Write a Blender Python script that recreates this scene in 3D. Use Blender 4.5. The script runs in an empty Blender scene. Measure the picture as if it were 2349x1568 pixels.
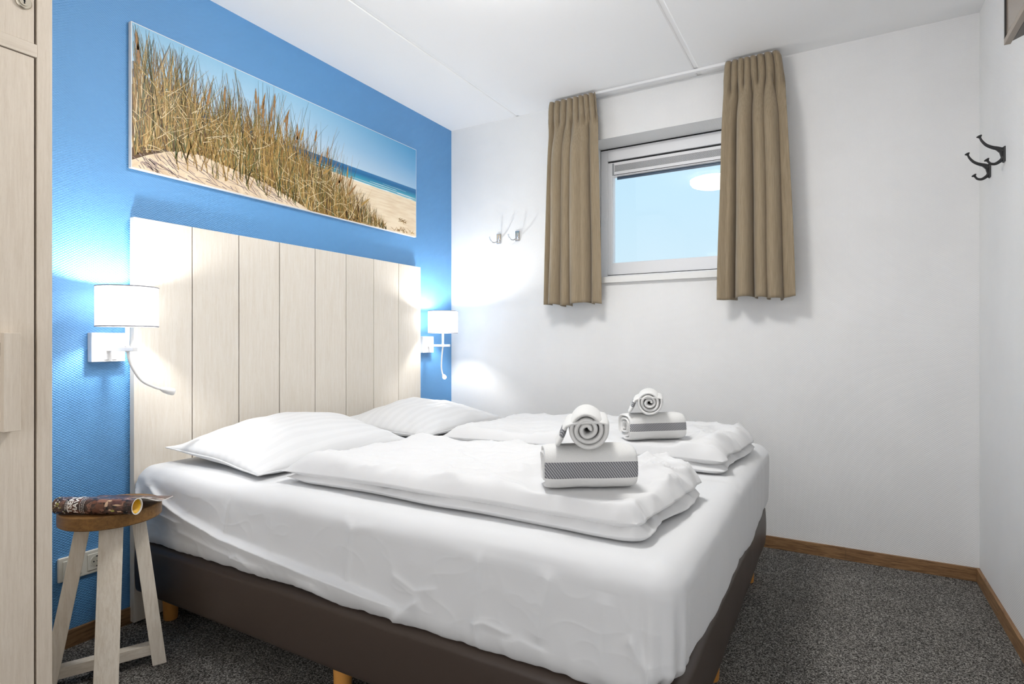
import bpy, bmesh, math, random
from mathutils import Vector, Matrix, noise

random.seed(7)
S = bpy.context.scene
COL = S.collection
PI = math.pi

# ---------------------------------------------------------------- camera, world, light, exposure
cam_d = bpy.data.cameras.new('camera')
cam = bpy.data.objects.new('camera', cam_d)
COL.objects.link(cam)
cam.location = (2.22, -3.07, 1.014)
cam.rotation_euler = (math.radians(90), 0, math.radians(29.81))
cam_d.sensor_width = 36.0
cam_d.lens = 1309.0 / 2349.0 * 36.0
cam_d.shift_y = -2.0 / 2349.0
cam_d.clip_start = 0.02
S.camera = cam

S.view_settings.view_transform = 'Standard'
S.view_settings.look = 'None'
S.view_settings.gamma = 1.0
S.view_settings.use_curve_mapping = False
S.view_settings.exposure = 0.10

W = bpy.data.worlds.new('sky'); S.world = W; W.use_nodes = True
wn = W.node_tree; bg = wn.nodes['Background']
tc = wn.nodes.new('ShaderNodeTexCoord'); sp = wn.nodes.new('ShaderNodeSeparateXYZ')
rp = wn.nodes.new('ShaderNodeValToRGB')
wn.links.new(tc.outputs['Generated'], sp.inputs[0])
mrw = wn.nodes.new('ShaderNodeMapRange'); mrw.inputs[1].default_value = -1; mrw.inputs[2].default_value = 1
wn.links.new(sp.outputs['Z'], mrw.inputs[0]); wn.links.new(mrw.outputs[0], rp.inputs[0])
el = rp.color_ramp.elements
while len(el) < 4: el.new(.5)
for k_, (p_, c_) in enumerate([(.40, (.86, .85, .82)), (.50, (.72, .87, .94)), (.62, (.58, .82, .96)), (.85, (.40, .68, .93))]):
    el[k_].position = p_; el[k_].color = (*c_, 1)
# blue sky on the window side, brighter neutral fill added on the unseen side behind the camera
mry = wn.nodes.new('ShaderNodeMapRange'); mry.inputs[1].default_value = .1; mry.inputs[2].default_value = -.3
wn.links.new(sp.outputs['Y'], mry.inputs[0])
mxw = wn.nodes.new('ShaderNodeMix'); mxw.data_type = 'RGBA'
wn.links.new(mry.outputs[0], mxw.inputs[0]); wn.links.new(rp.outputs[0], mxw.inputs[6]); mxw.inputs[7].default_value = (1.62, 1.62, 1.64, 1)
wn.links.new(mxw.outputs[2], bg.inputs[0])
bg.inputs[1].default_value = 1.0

CEIL_LAMP = 52.0        # emission of the ceiling lamp's diffuser
SHADE_W = 10.5           # bulb of each bedside lamp, watts
READ_W = 1.2            # reading spot, watts

# ---------------------------------------------------------------- helpers
class MB:
    def __init__(s): s.v = []; s.f = []; s.m = []
    def add(s, vs, fs, mat=0):
        b = len(s.v); s.v += [tuple(p) for p in vs]
        s.f += [tuple(b + i for i in f) for f in fs]
        s.m += [mat] * len(fs)
    def box(s, lo, hi, mat=0):
        x0, y0, z0 = lo; x1, y1, z1 = hi
        s.add([(x0,y0,z0),(x1,y0,z0),(x1,y1,z0),(x0,y1,z0),(x0,y0,z1),(x1,y0,z1),(x1,y1,z1),(x0,y1,z1)],
              [(0,3,2,1),(4,5,6,7),(0,1,5,4),(1,2,6,5),(2,3,7,6),(3,0,4,7)], mat)
    def prism(s, a, b, ux, uy, mat=0):   # four corners a (list of 4) to b (list of 4)
        s.add(list(a) + list(b), [(0,3,2,1),(4,5,6,7),(0,1,5,4),(1,2,6,5),(2,3,7,6),(3,0,4,7)], mat)
    def tube(s, path, rad, seg=12, mat=0, caps=True):
        path = [Vector(p) for p in path]; n = len(path)
        rr = rad if isinstance(rad, (list, tuple)) else [rad] * n
        rings = []; up = None
        for i, p in enumerate(path):
            t = (path[min(i+1, n-1)] - path[max(i-1, 0)]).normalized()
            if up is None:
                up = Vector((0,0,1)) if abs(t.z) < .9 else Vector((1,0,0))
            a = (up - t * up.dot(t)).normalized(); up = a
            b = t.cross(a)
            rings.append([p + (a*math.cos(q) + b*math.sin(q)) * rr[i] for q in [2*PI*k/seg for k in range(seg)]])
        vs = [q for r in rings for q in r]; fs = []
        for i in range(n-1):
            for k in range(seg):
                k2 = (k+1) % seg
                fs.append((i*seg+k, i*seg+k2, (i+1)*seg+k2, (i+1)*seg+k))
        if caps:
            fs.append(tuple(range(seg-1, -1, -1))); fs.append(tuple((n-1)*seg + k for k in range(seg)))
        s.add(vs, fs, mat)
    def grid(s, fn, nu, nv, mat=0, flip=False, closeu=False):
        vs = [fn(i/(nu if closeu else nu-1), j/(nv-1)) for j in range(nv) for i in range(nu)]
        fs = []
        for j in range(nv-1):
            for i in range(nu if closeu else nu-1):
                i2 = (i+1) % nu
                q = (j*nu+i, j*nu+i2, (j+1)*nu+i2, (j+1)*nu+i)
                fs.append(q[::-1] if flip else q)
        s.add(vs, fs, mat)
    def build(s, name, mats, parent=None, smooth=False, bevel=0, seg=2, sub=0, solid=0, origin=None, merge=0):
        if not isinstance(mats, (list, tuple)): mats = [mats]
        if parent is not None: o0 = Vector(parent['_o'])
        elif origin is not None: o0 = Vector(origin)
        else:
            xs = [p[0] for p in s.v]; ys = [p[1] for p in s.v]; zs = [p[2] for p in s.v]
            o0 = Vector(((min(xs)+max(xs))/2, (min(ys)+max(ys))/2, min(zs)))
        me = bpy.data.meshes.new(name)
        me.from_pydata([(p[0]-o0.x, p[1]-o0.y, p[2]-o0.z) for p in s.v], [], s.f)
        for m in mats: me.materials.append(m)
        me.polygons.foreach_set('material_index', s.m)
        if merge:
            bm = bmesh.new(); bm.from_mesh(me)
            bmesh.ops.remove_doubles(bm, verts=bm.verts, dist=merge)
            bmesh.ops.recalc_face_normals(bm, faces=bm.faces)
            bm.to_mesh(me); bm.free()
        me.polygons.foreach_set('use_smooth', [bool(smooth)] * len(me.polygons))
        me.update()
        o = bpy.data.objects.new(name, me); COL.objects.link(o)
        o['_o'] = tuple(o0)
        if parent is not None: o.parent = parent
        else: o.location = o0
        if bevel:
            b = o.modifiers.new('bevel', 'BEVEL'); b.width = bevel; b.segments = seg; b.limit_method = 'ANGLE'
            b.angle_limit = math.radians(40)
        if solid:
            d = o.modifiers.new('thick', 'SOLIDIFY'); d.thickness = solid; d.offset = 0
        if sub:
            d = o.modifiers.new('sub', 'SUBSURF'); d.levels = sub; d.render_levels = sub
        return o

def tag(o, label, cat, group=None):
    o['label'] = label; o['category'] = cat
    if group: o['group'] = group
    return o
def thing(name, loc, label, cat, group=None):
    o = bpy.data.objects.new(name, None); COL.objects.link(o)
    o.location = loc; o['_o'] = tuple(loc); o.empty_display_size = .1
    return tag(o, label, cat, group)
def struct(o): o['kind'] = 'structure'; return o
def sthing(name, loc):
    o = bpy.data.objects.new(name, None); COL.objects.link(o)
    o.location = loc; o['_o'] = tuple(loc); o['kind'] = 'structure'
    return o
def quick_box(name, lo, hi, mat, parent=None, bevel=0, seg=2):
    m = MB(); m.box(lo, hi); return m.build(name, mat, parent, bevel=bevel, seg=seg)
def lerp(a, b, t): return a + (b-a)*t
def sstep(a, b, x):
    t = max(0., min(1., (x-a)/(b-a))); return t*t*(3-2*t)
def interp(knots, x):
    for (x0, y0), (x1, y1) in zip(knots, knots[1:]):
        if x <= x1:
            t = 0 if x1 == x0 else max(0, (x-x0)/(x1-x0)); return lerp(y0, y1, t)
    return knots[-1][1]
def cinterp(knots, x):
    for (x0, y0), (x1, y1) in zip(knots, knots[1:]):
        if x <= x1:
            t = max(0, (x-x0)/(x1-x0)); t = (1-math.cos(PI*t))/2; return lerp(y0, y1, t)
    return knots[-1][1]

# ---------------------------------------------------------------- materials
def mat(name, col, rough=.5, spec=.5, metal=0, sheen=0, coat=0):
    m = bpy.data.materials.new(name); m.use_nodes = True
    b = m.node_tree.nodes['Principled BSDF']
    b.inputs['Base Color'].default_value = (*col, 1); b.inputs['Roughness'].default_value = rough
    b.inputs['Specular IOR Level'].default_value = spec; b.inputs['Metallic'].default_value = metal
    b.inputs['Sheen Weight'].default_value = sheen; b.inputs['Coat Weight'].default_value = coat
    return m
def N(m, t, **kw):
    n = m.node_tree.nodes.new(t)
    for k, v in kw.items(): setattr(n, k, v)
    return n
def L(m, a, b): m.node_tree.links.new(a, b)
def bsdf(m): return m.node_tree.nodes['Principled BSDF']
def objcoord(m, scale):
    t = N(m, 'ShaderNodeTexCoord'); mp = N(m, 'ShaderNodeMapping'); mp.inputs['Scale'].default_value = scale
    L(m, t.outputs['Object'], mp.inputs[0]); return mp.outputs[0]
def noise_tex(m, vec, scale, detail=4, rough=.55, dist=0):
    n = N(m, 'ShaderNodeTexNoise'); n.inputs['Scale'].default_value = scale; n.inputs['Detail'].default_value = detail
    n.inputs['Roughness'].default_value = rough; n.inputs['Distortion'].default_value = dist
    L(m, vec, n.inputs['Vector']); return n.outputs['Fac']
def ramp(m, fac, stops):
    r = N(m, 'ShaderNodeValToRGB'); e = r.color_ramp.elements
    while len(e) < len(stops): e.new(.5)
    for k, (p, c) in enumerate(stops): e[k].position = p; e[k].color = (*c, 1)
    L(m, fac, r.inputs[0]); return r.outputs[0]
def bump(m, h, strength, dist):
    b = N(m, 'ShaderNodeBump'); b.inputs['Strength'].default_value = strength; b.inputs['Distance'].default_value = dist
    L(m, h, b.inputs['Height']); L(m, b.outputs[0], bsdf(m).inputs['Normal']); return b

def wallpaper(name, col, axis, strength, rough=.55, spec=.35):
    """glass-fibre wallpaper: small diamond weave in relief"""
    m = mat(name, col, rough, spec)
    t = N(m, 'ShaderNodeTexCoord'); s = N(m, 'ShaderNodeSeparateXYZ'); L(m, t.outputs['Object'], s.inputs[0])
    a = s.outputs[axis]; b = s.outputs['Z']
    def mth(op, x, y=None):
        n = N(m, 'ShaderNodeMath', operation=op)
        if isinstance(x, (int, float)): n.inputs[0].default_value = x
        else: L(m, x, n.inputs[0])
        if y is not None:
            if isinstance(y, (int, float)): n.inputs[1].default_value = y
            else: L(m, y, n.inputs[1])
        return n.outputs[0]
    ka, kb = 2*PI/.0125, 2*PI/.0085
    sa = mth('SINE', mth('MULTIPLY', a, ka/1.0)); sb = mth('SINE', mth('MULTIPLY', b, kb/1.0))
    h = mth('MULTIPLY', sa, sb)
    fine = noise_tex(m, t.outputs['Object'], 260, 2)
    big = noise_tex(m, t.outputs['Object'], 3.0, 3)
    hh = mth('ADD', h, mth('MULTIPLY', fine, .9))
    bump(m, hh, strength, .0011)
    mx = N(m, 'ShaderNodeMix', data_type='RGBA'); mx.inputs['Factor'].default_value = 1
    L(m, ramp(m, big, [(.3, tuple(c*.97 for c in col)), (.7, tuple(min(1, c*1.02) for c in col))]), bsdf(m).inputs['Base Color'])
    m.node_tree.nodes.remove(mx)
    return m

def wood(name, light, dark, stretch, scale=14, rough=.5, contrast=(.38, .62), bmp=.15, vary=.04):
    m = mat(name, light, rough, .35)
    v = objcoord(m, stretch)
    oi = N(m, 'ShaderNodeObjectInfo')
    ad = N(m, 'ShaderNodeVectorMath', operation='ADD'); L(m, v, ad.inputs[0])
    ml = N(m, 'ShaderNodeMath', operation='MULTIPLY'); ml.inputs[1].default_value = 37; L(m, oi.outputs['Random'], ml.inputs[0])
    cb = N(m, 'ShaderNodeCombineXYZ')
    for k in range(3): L(m, ml.outputs[0], cb.inputs[k])
    L(m, cb.outputs[0], ad.inputs[1]); vec = ad.outputs[0]
    f1 = noise_tex(m, vec, scale, 6, .65, .6)
    f2 = noise_tex(m, vec, scale*6, 3, .6)
    c1 = ramp(m, f1, [(contrast[0], dark), (contrast[1], light)])
    c2 = ramp(m, f2, [(.30, tuple(.6*a+.4*b for a, b in zip(dark, light))), (.46, (1, 1, 1))])
    mx = N(m, 'ShaderNodeMix', data_type='RGBA', blend_type='MULTIPLY'); mx.inputs['Factor'].default_value = .22
    L(m, c1, mx.inputs[6]); L(m, c2, mx.inputs[7])
    hs = N(m, 'ShaderNodeHueSaturation'); L(m, mx.outputs[2], hs.inputs['Color'])
    mr = N(m, 'ShaderNodeMapRange'); mr.inputs[3].default_value = 1-vary; mr.inputs[4].default_value = 1+vary
    L(m, oi.outputs['Random'], mr.inputs[0]); L(m, mr.outputs[0], hs.inputs['Value'])
    L(m, hs.outputs[0], bsdf(m).inputs['Base Color'])
    bump(m, f2, bmp, .001)
    return m

M = {}
M['blue'] = wallpaper('blue_wallpaper', (.102, .315, .63), 'Y', .55, .48, .75)
M['white_x'] = wallpaper('white_wallpaper_back', (.86, .86, .855), 'X', .30)
M['white_y'] = wallpaper('white_wallpaper_side', (.86, .86, .855), 'Y', .30)
m = mat('ceiling_paint', (.95, .95, .95), .8, .2); bump(m, noise_tex(m, objcoord(m, (1,1,1)), 180, 3), .25, .001); M['ceil'] = m
m = mat('carpet', (.1, .095, .09), .95, .1)
v = objcoord(m, (1,1,1))
n1 = noise_tex(m, v, 230, 3, .7, .4)
n2 = noise_tex(m, v, 7, 3)
c1 = ramp(m, n1, [(.34, (.014, .0135, .013)), (.44, (.075, .071, .065)), (.53, (.23, .217, .199)), (.63, (.60, .57, .53))])
mx = N(m, 'ShaderNodeMix', data_type='RGBA', blend_type='MULTIPLY'); mx.inputs['Factor'].default_value = 1
L(m, c1, mx.inputs[6]); L(m, ramp(m, n2, [(.3, (.8,.8,.8)), (.7, (1,1,1))]), mx.inputs[7]); L(m, mx.outputs[2], bsdf(m).inputs['Base Color'])
bump(m, n1, 1.0, .006); M['carpet'] = m
M['skirt_x'] = wood('oak_skirting_along_x', (.33, .185, .085), (.16, .082, .036), (1.2, 14, 14), 9, .5)
M['skirt_y'] = wood('oak_skirting_along_y', (.33, .185, .085), (.16, .082, .036), (14, 1.2, 14), 9, .5)
CREAM = (.765, .70, .605); CREAMD = (.66, .575, .465)
M['board'] = wood('whitewashed_board', (.765, .72, .65), (.70, .64, .55), (16, 16, 1.1), 7, .5, (.3, .65), .10, .02)
M['ward'] = wood('pale_wardrobe_wood', (.74, .655, .55), (.655, .565, .46), (18, 18, 1.0), 9, .5, (.3, .65), .12, .02)
M['ward_rail'] = wood('pale_wardrobe_rail_wood', (.74, .655, .55), (.655, .565, .46), (18, 1.0, 18), 9, .5, (.3, .65), .12, .02)
M['stoolleg'] = wood('limed_oak_leg', (.82, .755, .655), (.68, .60, .49), (14, 14, 1.2), 10, .5, (.3, .6), .2, .03)
M['stoolbar'] = wood('limed_oak_bar', (.80, .735, .64), (.64, .565, .46), (2, 2, 14), 12, .5, (.3, .6), .2, .03)
M['stoolseat'] = wood('brown_oak_seat', (.29, .15, .045), (.16, .075, .02), (1.2, 12, 12), 9, .42, (.3, .65), .12, .02)
M['beech'] = mat('orange_beech', (.72, .33, .075), .4, .5)
m = mat('brown_leatherette', (.052, .035, .027), .42, .5); bump(m, noise_tex(m, objcoord(m, (1,1,1)), 420, 2), .12, .0006); M['leather'] = m
def linen(name, col, stripes=False):
    m = mat(name, col, .75, .25, sheen=.15)
    f = noise_tex(m, objcoord(m, (1,1,1)), 700, 2)
    if stripes:
        t = N(m, 'ShaderNodeTexCoord'); w = N(m, 'ShaderNodeTexWave', wave_type='BANDS', bands_direction='X', wave_profile='SIN')
        w.inputs['Scale'].default_value = 7.5; L(m, t.outputs['Object'], w.inputs['Vector'])
        mr = ramp(m, w.outputs['Fac'], [(.45, tuple(c*.97 for c in col)), (.55, col)])
        L(m, mr, bsdf(m).inputs['Base Color'])
        r2 = N(m, 'ShaderNodeMapRange'); r2.inputs[3].default_value = .8; r2.inputs[4].default_value = .5
        L(m, w.outputs['Fac'], r2.inputs[0]); L(m, r2.outputs[0], bsdf(m).inputs['Roughness'])
    bump(m, f, .06, .0006)
    return m
M['sheet'] = linen('white_fitted_sheet', (.735, .74, .75))
M['duvet'] = linen('white_duvet_cotton', (.76, .76, .765))
M['pillow'] = linen('white_striped_satin', (.745, .75, .76), True)
m = mat('white_terry', (.86, .855, .84), .95, .1, sheen=.3); bump(m, noise_tex(m, objcoord(m, (1,1,1)), 420, 3, .7), .7, .003); M['terry'] = m
m = mat('grey_woven_stripe', (.2, .2, .22), .9, .1)
w = N(m, 'ShaderNodeTexWave', wave_type='BANDS', bands_direction='DIAGONAL'); w.inputs['Scale'].default_value = 70
t = N(m, 'ShaderNodeTexCoord'); L(m, t.outputs['Object'], w.inputs['Vector'])
L(m, ramp(m, w.outputs['Fac'], [(.35, (.16, .16, .175)), (.75, (.45, .45, .46))]), bsdf(m).inputs['Base Color']); M['stripe'] = m
m = mat('olive_brown_curtain', (.255, .195, .125), .85, .15, sheen=.25)
f = noise_tex(m, objcoord(m, (260, 260, 12)), 1.0, 3)
L(m, ramp(m, f, [(.3, (.25, .195, .125)), (.7, (.33, .262, .178))]), bsdf(m).inputs['Base Color'])
bump(m, f, .15, .0008); M['curtain'] = m
M['pvc'] = mat('white_pvc', (.90, .90, .92), .35, .45)
M['sillm'] = mat('white_sill', (.86, .855, .84), .4, .4)
M['alu'] = mat('white_metal', (.86, .86, .87), .35, .45)
M['dark'] = mat('dark_gap', (.02, .02, .022), .7, .2)
M['gasket'] = mat('black_gasket', (.015, .015, .017), .6, .3)
m = mat('perforated_grille', (.62, .63, .65), .45, .4)
t = N(m, 'ShaderNodeTexCoord'); mp = N(m, 'ShaderNodeMapping'); mp.inputs['Scale'].default_value = (1,1,1); L(m, t.outputs['Object'], mp.inputs[0])
s = N(m, 'ShaderNodeSeparateXYZ'); L(m, mp.outputs[0], s.inputs[0])
def sine(o, k):
    a = N(m, 'ShaderNodeMath', operation='MULTIPLY'); a.inputs[1].default_value = k; L(m, o, a.inputs[0])
    b = N(m, 'ShaderNodeMath', operation='SINE'); L(m, a.outputs[0], b.inputs[0]); return b.outputs[0]
pm = N(m, 'ShaderNodeMath', operation='MULTIPLY'); L(m, sine(s.outputs['X'], 2*PI/.0085), pm.inputs[0]); L(m, sine(s.outputs['Z'], 2*PI/.0085), pm.inputs[1])
L(m, ramp(m, pm.outputs[0], [(.05, (.62, .63, .65)), (.2, (.05, .05, .055))]), bsdf(m).inputs['Base Color']); M['grille'] = m
m = bpy.data.materials.new('window_glass'); m.use_nodes = True; nt = m.node_tree; nt.nodes.clear()
out = nt.nodes.new('ShaderNodeOutputMaterial'); tr = nt.nodes.new('ShaderNodeBsdfTransparent'); gl = nt.nodes.new('ShaderNodeBsdfGlossy')
gl.inputs['Roughness'].default_value = 0.0; tr.inputs[0].default_value = (.97, .985, 1, 1)
fr = nt.nodes.new('ShaderNodeFresnel'); fr.inputs[0].default_value = 1.5; ms = nt.nodes.new('ShaderNodeMixShader')
nt.links.new(fr.outputs[0], ms.inputs[0]); nt.links.new(tr.outputs[0], ms.inputs[1]); nt.links.new(gl.outputs[0], ms.inputs[2]); nt.links.new(ms.outputs[0], out.inputs[0])
M['glass'] = m
m = bpy.data.materials.new('lamp_shade_fabric'); m.use_nodes = True; nt = m.node_tree; nt.nodes.clear()
out = nt.nodes.new('ShaderNodeOutputMaterial'); df = nt.nodes.new('ShaderNodeBsdfDiffuse'); tl = nt.nodes.new('ShaderNodeBsdfTranslucent')
df.inputs[0].default_value = (.88, .88, .88, 1); tl.inputs[0].default_value = (.92, .93, .95, 1)
ms = nt.nodes.new('ShaderNodeMixShader'); ms.inputs[0].default_value = .15
nt.links.new(df.outputs[0], ms.inputs[1]); nt.links.new(tl.outputs[0], ms.inputs[2]); nt.links.new(ms.outputs[0], out.inputs[0])
M['shade'] = m
M['trim'] = mat('grey_shade_trim', (.22, .22, .25), .6, .3)
def emit(name, col, st):
    m = bpy.data.materials.new(name); m.use_nodes = True; b = m.node_tree.nodes['Principled BSDF']
    b.inputs['Base Color'].default_value = (*col, 1)
    b.inputs['Emission Color'].default_value = (*col, 1); b.inputs['Emission Strength'].default_value = st; return m
M['ceil_lamp'] = emit('lit_diffuser', (1, .985, .96), CEIL_LAMP)
M['bulb'] = emit('lit_bulb', (1, .97, .93), 8)
M['led'] = emit('lit_led', (1, .99, .98), 60)
M['led_off'] = mat('unlit_lens', (.8, .8, .8), .2, .5)
M['plastic'] = mat('white_plastic', (.85, .85, .85), .4, .45)
M['cream'] = mat('cream_plastic', (.78, .76, .68), .35, .5)
M['cream_dark'] = mat('cream_recess', (.55, .53, .45), .4, .4)
M['iron'] = mat('black_iron', (.018, .018, .019), .5, .5)
M['chrome'] = mat('chrome', (.72, .73, .75), .12, .5, metal=1)
M['brass'] = mat('dull_nickel', (.55, .50, .41), .35, .5, metal=1)
M['tv_black'] = mat('tv_black', (.02, .019, .018), .35, .5)
M['tv_grey'] = mat('tv_grey_brown', (.13, .115, .1), .45, .4)
M['tv_bezel'] = mat('tv_bronze_bezel', (.30, .25, .20), .35, .5)
M['tv_screen'] = mat('tv_screen', (.27, .22, .175), .18, .5)
M['edge'] = mat('panel_edge', (.85, .83, .80), .5, .3)

# ---------------------------------------------------------------- room shell
RX, RY, RZ = 2.735, -4.0, 2.4
def wall_plane_box(name, lo, hi, m): return struct(quick_box(name, lo, hi, m))
struct(quick_box('floor', (-.15, RY-.15, -.12), (RX+.15, .35, 0), M['carpet']))
wall_plane_box('wall_left', (-.15, RY-.15, 0), (0, 0, RZ), M['blue'])
wall_plane_box('wall_right', (RX, RY-.15, 0), (RX+.15, 0, RZ), M['white_y'])
mb = MB()                       # unseen wall behind the camera; its opening is added to let fill light in
mb.box((0, RY-.15, 0), (.75, RY, RZ)); mb.box((2.55, RY-.15, 0), (RX, RY, RZ)); mb.box((.75, RY-.15, 2.15), (2.55, RY, RZ))
struct(mb.build('wall_front', M['white_x'], origin=(0, RY, 0)))
OX0, OX1, OZ0, OZ1, WT = .976, 1.76, 1.341, 2.16, .30
mb = MB()
mb.box((-.15, 0, 0), (OX0, WT, RZ)); mb.box((OX1, 0, 0), (RX+.15, WT, RZ))
mb.box((OX0, 0, 0), (OX1, WT, OZ0)); mb.box((OX0, 0, OZ1), (OX1, WT, RZ))
struct(mb.build('wall_back', M['white_x'], origin=(0, 0, 0)))
mb = MB()
xs = [-.15, .495, .507, 1.580, 1.595, RX+.15]
mb.box((xs[0], RY-.15, RZ), (xs[1], .35, RZ+.06)); mb.box((xs[2], RY-.15, RZ), (xs[3], .35, RZ+.06)); mb.box((xs[4], RY-.15, RZ), (xs[5], .35, RZ+.06))
mb.box((xs[0], RY-.15, RZ+.06), (xs[5], .35, RZ+.16))
o = struct(mb.build('ceiling', M['ceil'], origin=(0, 0, RZ), bevel=.008, seg=2))
# filler in the seams, a little recessed
mb = MB(); mb.box((xs[1]-.004, RY, RZ+.004), (xs[2]+.004, .05, RZ+.03)); mb.box((xs[3]-.004, RY, RZ+.005), (xs[4]+.004, .05, RZ+.03))
mb.build('seam_filler', M['ceil'], o)
# skirting
mb = MB(); mb.box((0, RY, 0), (.012, 0, .057)); struct(mb.build('baseboard_left', M['skirt_y'], bevel=.001))
mb = MB(); mb.box((.012, -.012, 0), (2.2468, 0, .057)); mb.box((2.247, -.012, 0), (RX-.012, 0, .0565)); struct(mb.build('baseboard_back', M['skirt_x'], bevel=.001))
mb = MB(); mb.box((RX-.012, RY, 0), (RX, 0, .057)); struct(mb.build('baseboard_right', M['skirt_y'], bevel=.001))

# ---------------------------------------------------------------- window
win = sthing('window_1', ((OX0+OX1)/2, .17, OZ0))
FY0, FY1 = .170, .235
fz0, fz1 = 1.376, 2.152
mb = MB(); fw = .045
mb.box((OX0+.002, FY0, fz0), (OX0+fw, FY1, fz1)); mb.box((OX1-fw, FY0, fz0), (OX1-.002, FY1, fz1))
mb.box((OX0+fw, FY0, fz0), (OX1-fw, FY1, fz0+.028)); mb.box((OX0+fw, FY0, 2.085), (OX1-fw, FY1, fz1))
mb.build('window_frame', M['pvc'], win, bevel=.003)
mb = MB(); mb.box((OX0+.002, FY0+.004, fz1), (OX1-.002, FY1, OZ1)); mb.box((OX0+fw, FY0+.012, 2.076), (OX1-fw, FY1-.005, 2.085)); mb.box((OX0+.002, FY0+.003, fz0+.0285), (OX1-.002, FY0+.02, fz0+.031))
mb.build('gasket', M['gasket'], win)
gx0, gx1, gz0, gz1 = 1.048, OX1-.072, 1.476, 1.995
mb = MB()
sx0, sx1 = OX0+fw, OX1-fw
mb.box((sx0, FY0+.006, fz0+.031), (gx0, FY1-.01, 2.076)); mb.box((gx1, FY0+.006, fz0+.031), (sx1, FY1-.01, 2.076))
mb.box((gx0, FY0+.006, fz0+.031), (gx1, FY1-.01, gz0)); 
mb.box((gx0, FY0+.016, gz0), (gx0+.004, FY1-.012, gz1)); mb.box((gx0, FY0+.016, gz0), (gx1, FY1-.012, gz0+.004))
mb.build('sash', M['pvc'], win, bevel=.004)
vent = quick_box('vent_grille', (gx0-.002, FY0+.010, gz1), (gx1+.002, FY1-.008, 2.076), M['pvc'], win, .002)
quick_box('perforated_strip', (gx0+.014, FY0+.0085, 2.020), (gx1-.010, FY0+.0105, 2.058), M['grille'], vent)
quick_box('end_cap', (gx0-.001, FY0+.0075, gz1+.004), (gx0+.010, FY0+.0105, 2.070), mat('grey_end_cap', (.35,.36,.38), .5, .4), vent)
quick_box('lower_slot', (gx0+.008, FY0+.0085, gz1+.004), (gx1, FY0+.0105, gz1+.007), M['gasket'], vent)
quick_box('glazing_bar', (gx0+.02, FY1-.03, gz1-.016), (gx1, FY1-.024, gz1-.001), mat('blue_grey_seal', (.05,.09,.15), .4, .4), win)
mb = MB(); gy = FY1-.028
mb.add([(gx0, gy, gz0), (gx1, gy, gz0), (gx1, gy, gz1), (gx0, gy, gz1)], [(0,1,2,3)])
mb.build('pane', M['glass'], win)
quick_box('window_sill', (OX0-.03, -.022, OZ0), (OX1+.03, FY0+.0, 1.375), M['sillm'], win, .003)
quick_box('latch_plate', (OX0+.020, FY0-.004, 1.70), (OX0+.029, FY0, 1.745), M['pvc'], win, .001)

# ---------------------------------------------------------------- ceiling lamp
cl = thing('ceiling_lamp', (1.30, -1.52, RZ), 'round white ceiling lamp, lit, seen as a disc mirrored in the window pane', 'lamp')
def disc(mb, c, r, z0, z1, seg=48, mat=0):
    mb.tube([(c[0], c[1], z0), (c[0], c[1], z1)], r, seg, mat)
mb = MB(); disc(mb, (1.30, -1.52), .17, 2.372, 2.4); mb.build('base', M['alu'], cl, smooth=False)
mb = MB(); mb.tube([(1.30,-1.52,2.372),(1.30,-1.52,2.345),(1.30,-1.52,2.325),(1.30,-1.52,2.310),(1.30,-1.52,2.302)], [.185,.183,.165,.125,.07], 48); mb.build('diffuser', M['ceil_lamp'], cl, smooth=False)

# ---------------------------------------------------------------- headboard
hb = thing('headboard', (.018, -1.17, 0), 'tall headboard of eight whitewashed boards against the blue wall', 'headboard')
seams = [-1.975, -1.761, -1.562, -1.362, -1.161, -.962, -.763, -.562, -.362]
for a, b in zip(seams, seams[1:]):
    quick_box('board', (.008, a+.0019, .008), (.036, b-.0019, 1.458), M['board'], hb, .001)
mb = MB(); mb.box((.003, -1.90, .3), (.0082, -.44, 1.40)); mb.build('backing_panel', M['dark'], hb)

# ---------------------------------------------------------------- wall picture
pic = thing('wall_picture', (.01, -1.178, 1.636), 'wide beach dune photo print with tall golden grass on the blue wall', 'picture')
PY0, PZ0, PW, PH = -1.975, 1.636, 1.590, .525
quick_box('panel', (0.002, PY0, PZ0), (.0195, PY0+PW, PZ0+PH), M['edge'], pic, .001)
pal = {}
def flat(name, col):
    m = mat(name, col, .38, .25); pal[name] = m; return m
sky = mat('print_sky', (.3, .55, .8), .38, .25)
t = N(sky, 'ShaderNodeTexCoord'); s_ = N(sky, 'ShaderNodeSeparateXYZ'); L(sky, t.outputs['Object'], s_.inputs[0])
mr = N(sky, 'ShaderNodeMapRange'); mr.inputs[1].default_value = .28; mr.inputs[2].default_value = .525; L(sky, s_.outputs['Z'], mr.inputs[0])
mr2 = N(sky, 'ShaderNodeMapRange'); mr2.inputs[1].default_value = -.8; mr2.inputs[2].default_value = .8; L(sky, s_.outputs['Y'], mr2.inputs[0])
cA = ramp(sky, mr.outputs[0], [(0, (.60, .72, .82)), (.45, (.42, .62, .79)), (1, (.29, .55, .76))])
cB = ramp(sky, mr.outputs[0], [(0, (.36, .56, .77)), (.5, (.17, .42, .70)), (1, (.075, .33, .62))])
mx = N(sky, 'ShaderNodeMix', data_type='RGBA'); L(sky, ramp(sky, mr2.outputs[0], [(.45, (0,0,0)), (1, (1,1,1))]), mx.inputs[0])
L(sky, cA, mx.inputs[6]); L(sky, cB, mx.inputs[7]); L(sky, mx.outputs[2], bsdf(sky).inputs['Base Color'])
sand = mat('print_sand', (.78, .62, .43), .38, .25)
v = objcoord(sand, (1, 1, 2)); L(sand, ramp(sand, noise_tex(sand, v, 18, 5, .6, .5), [(.3, (.66, .50, .34)), (.6, (.80, .66, .48))]), bsdf(sand).inputs['Base Color'])
beach = mat('print_beach', (.85, .72, .52), .38, .25)
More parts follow.
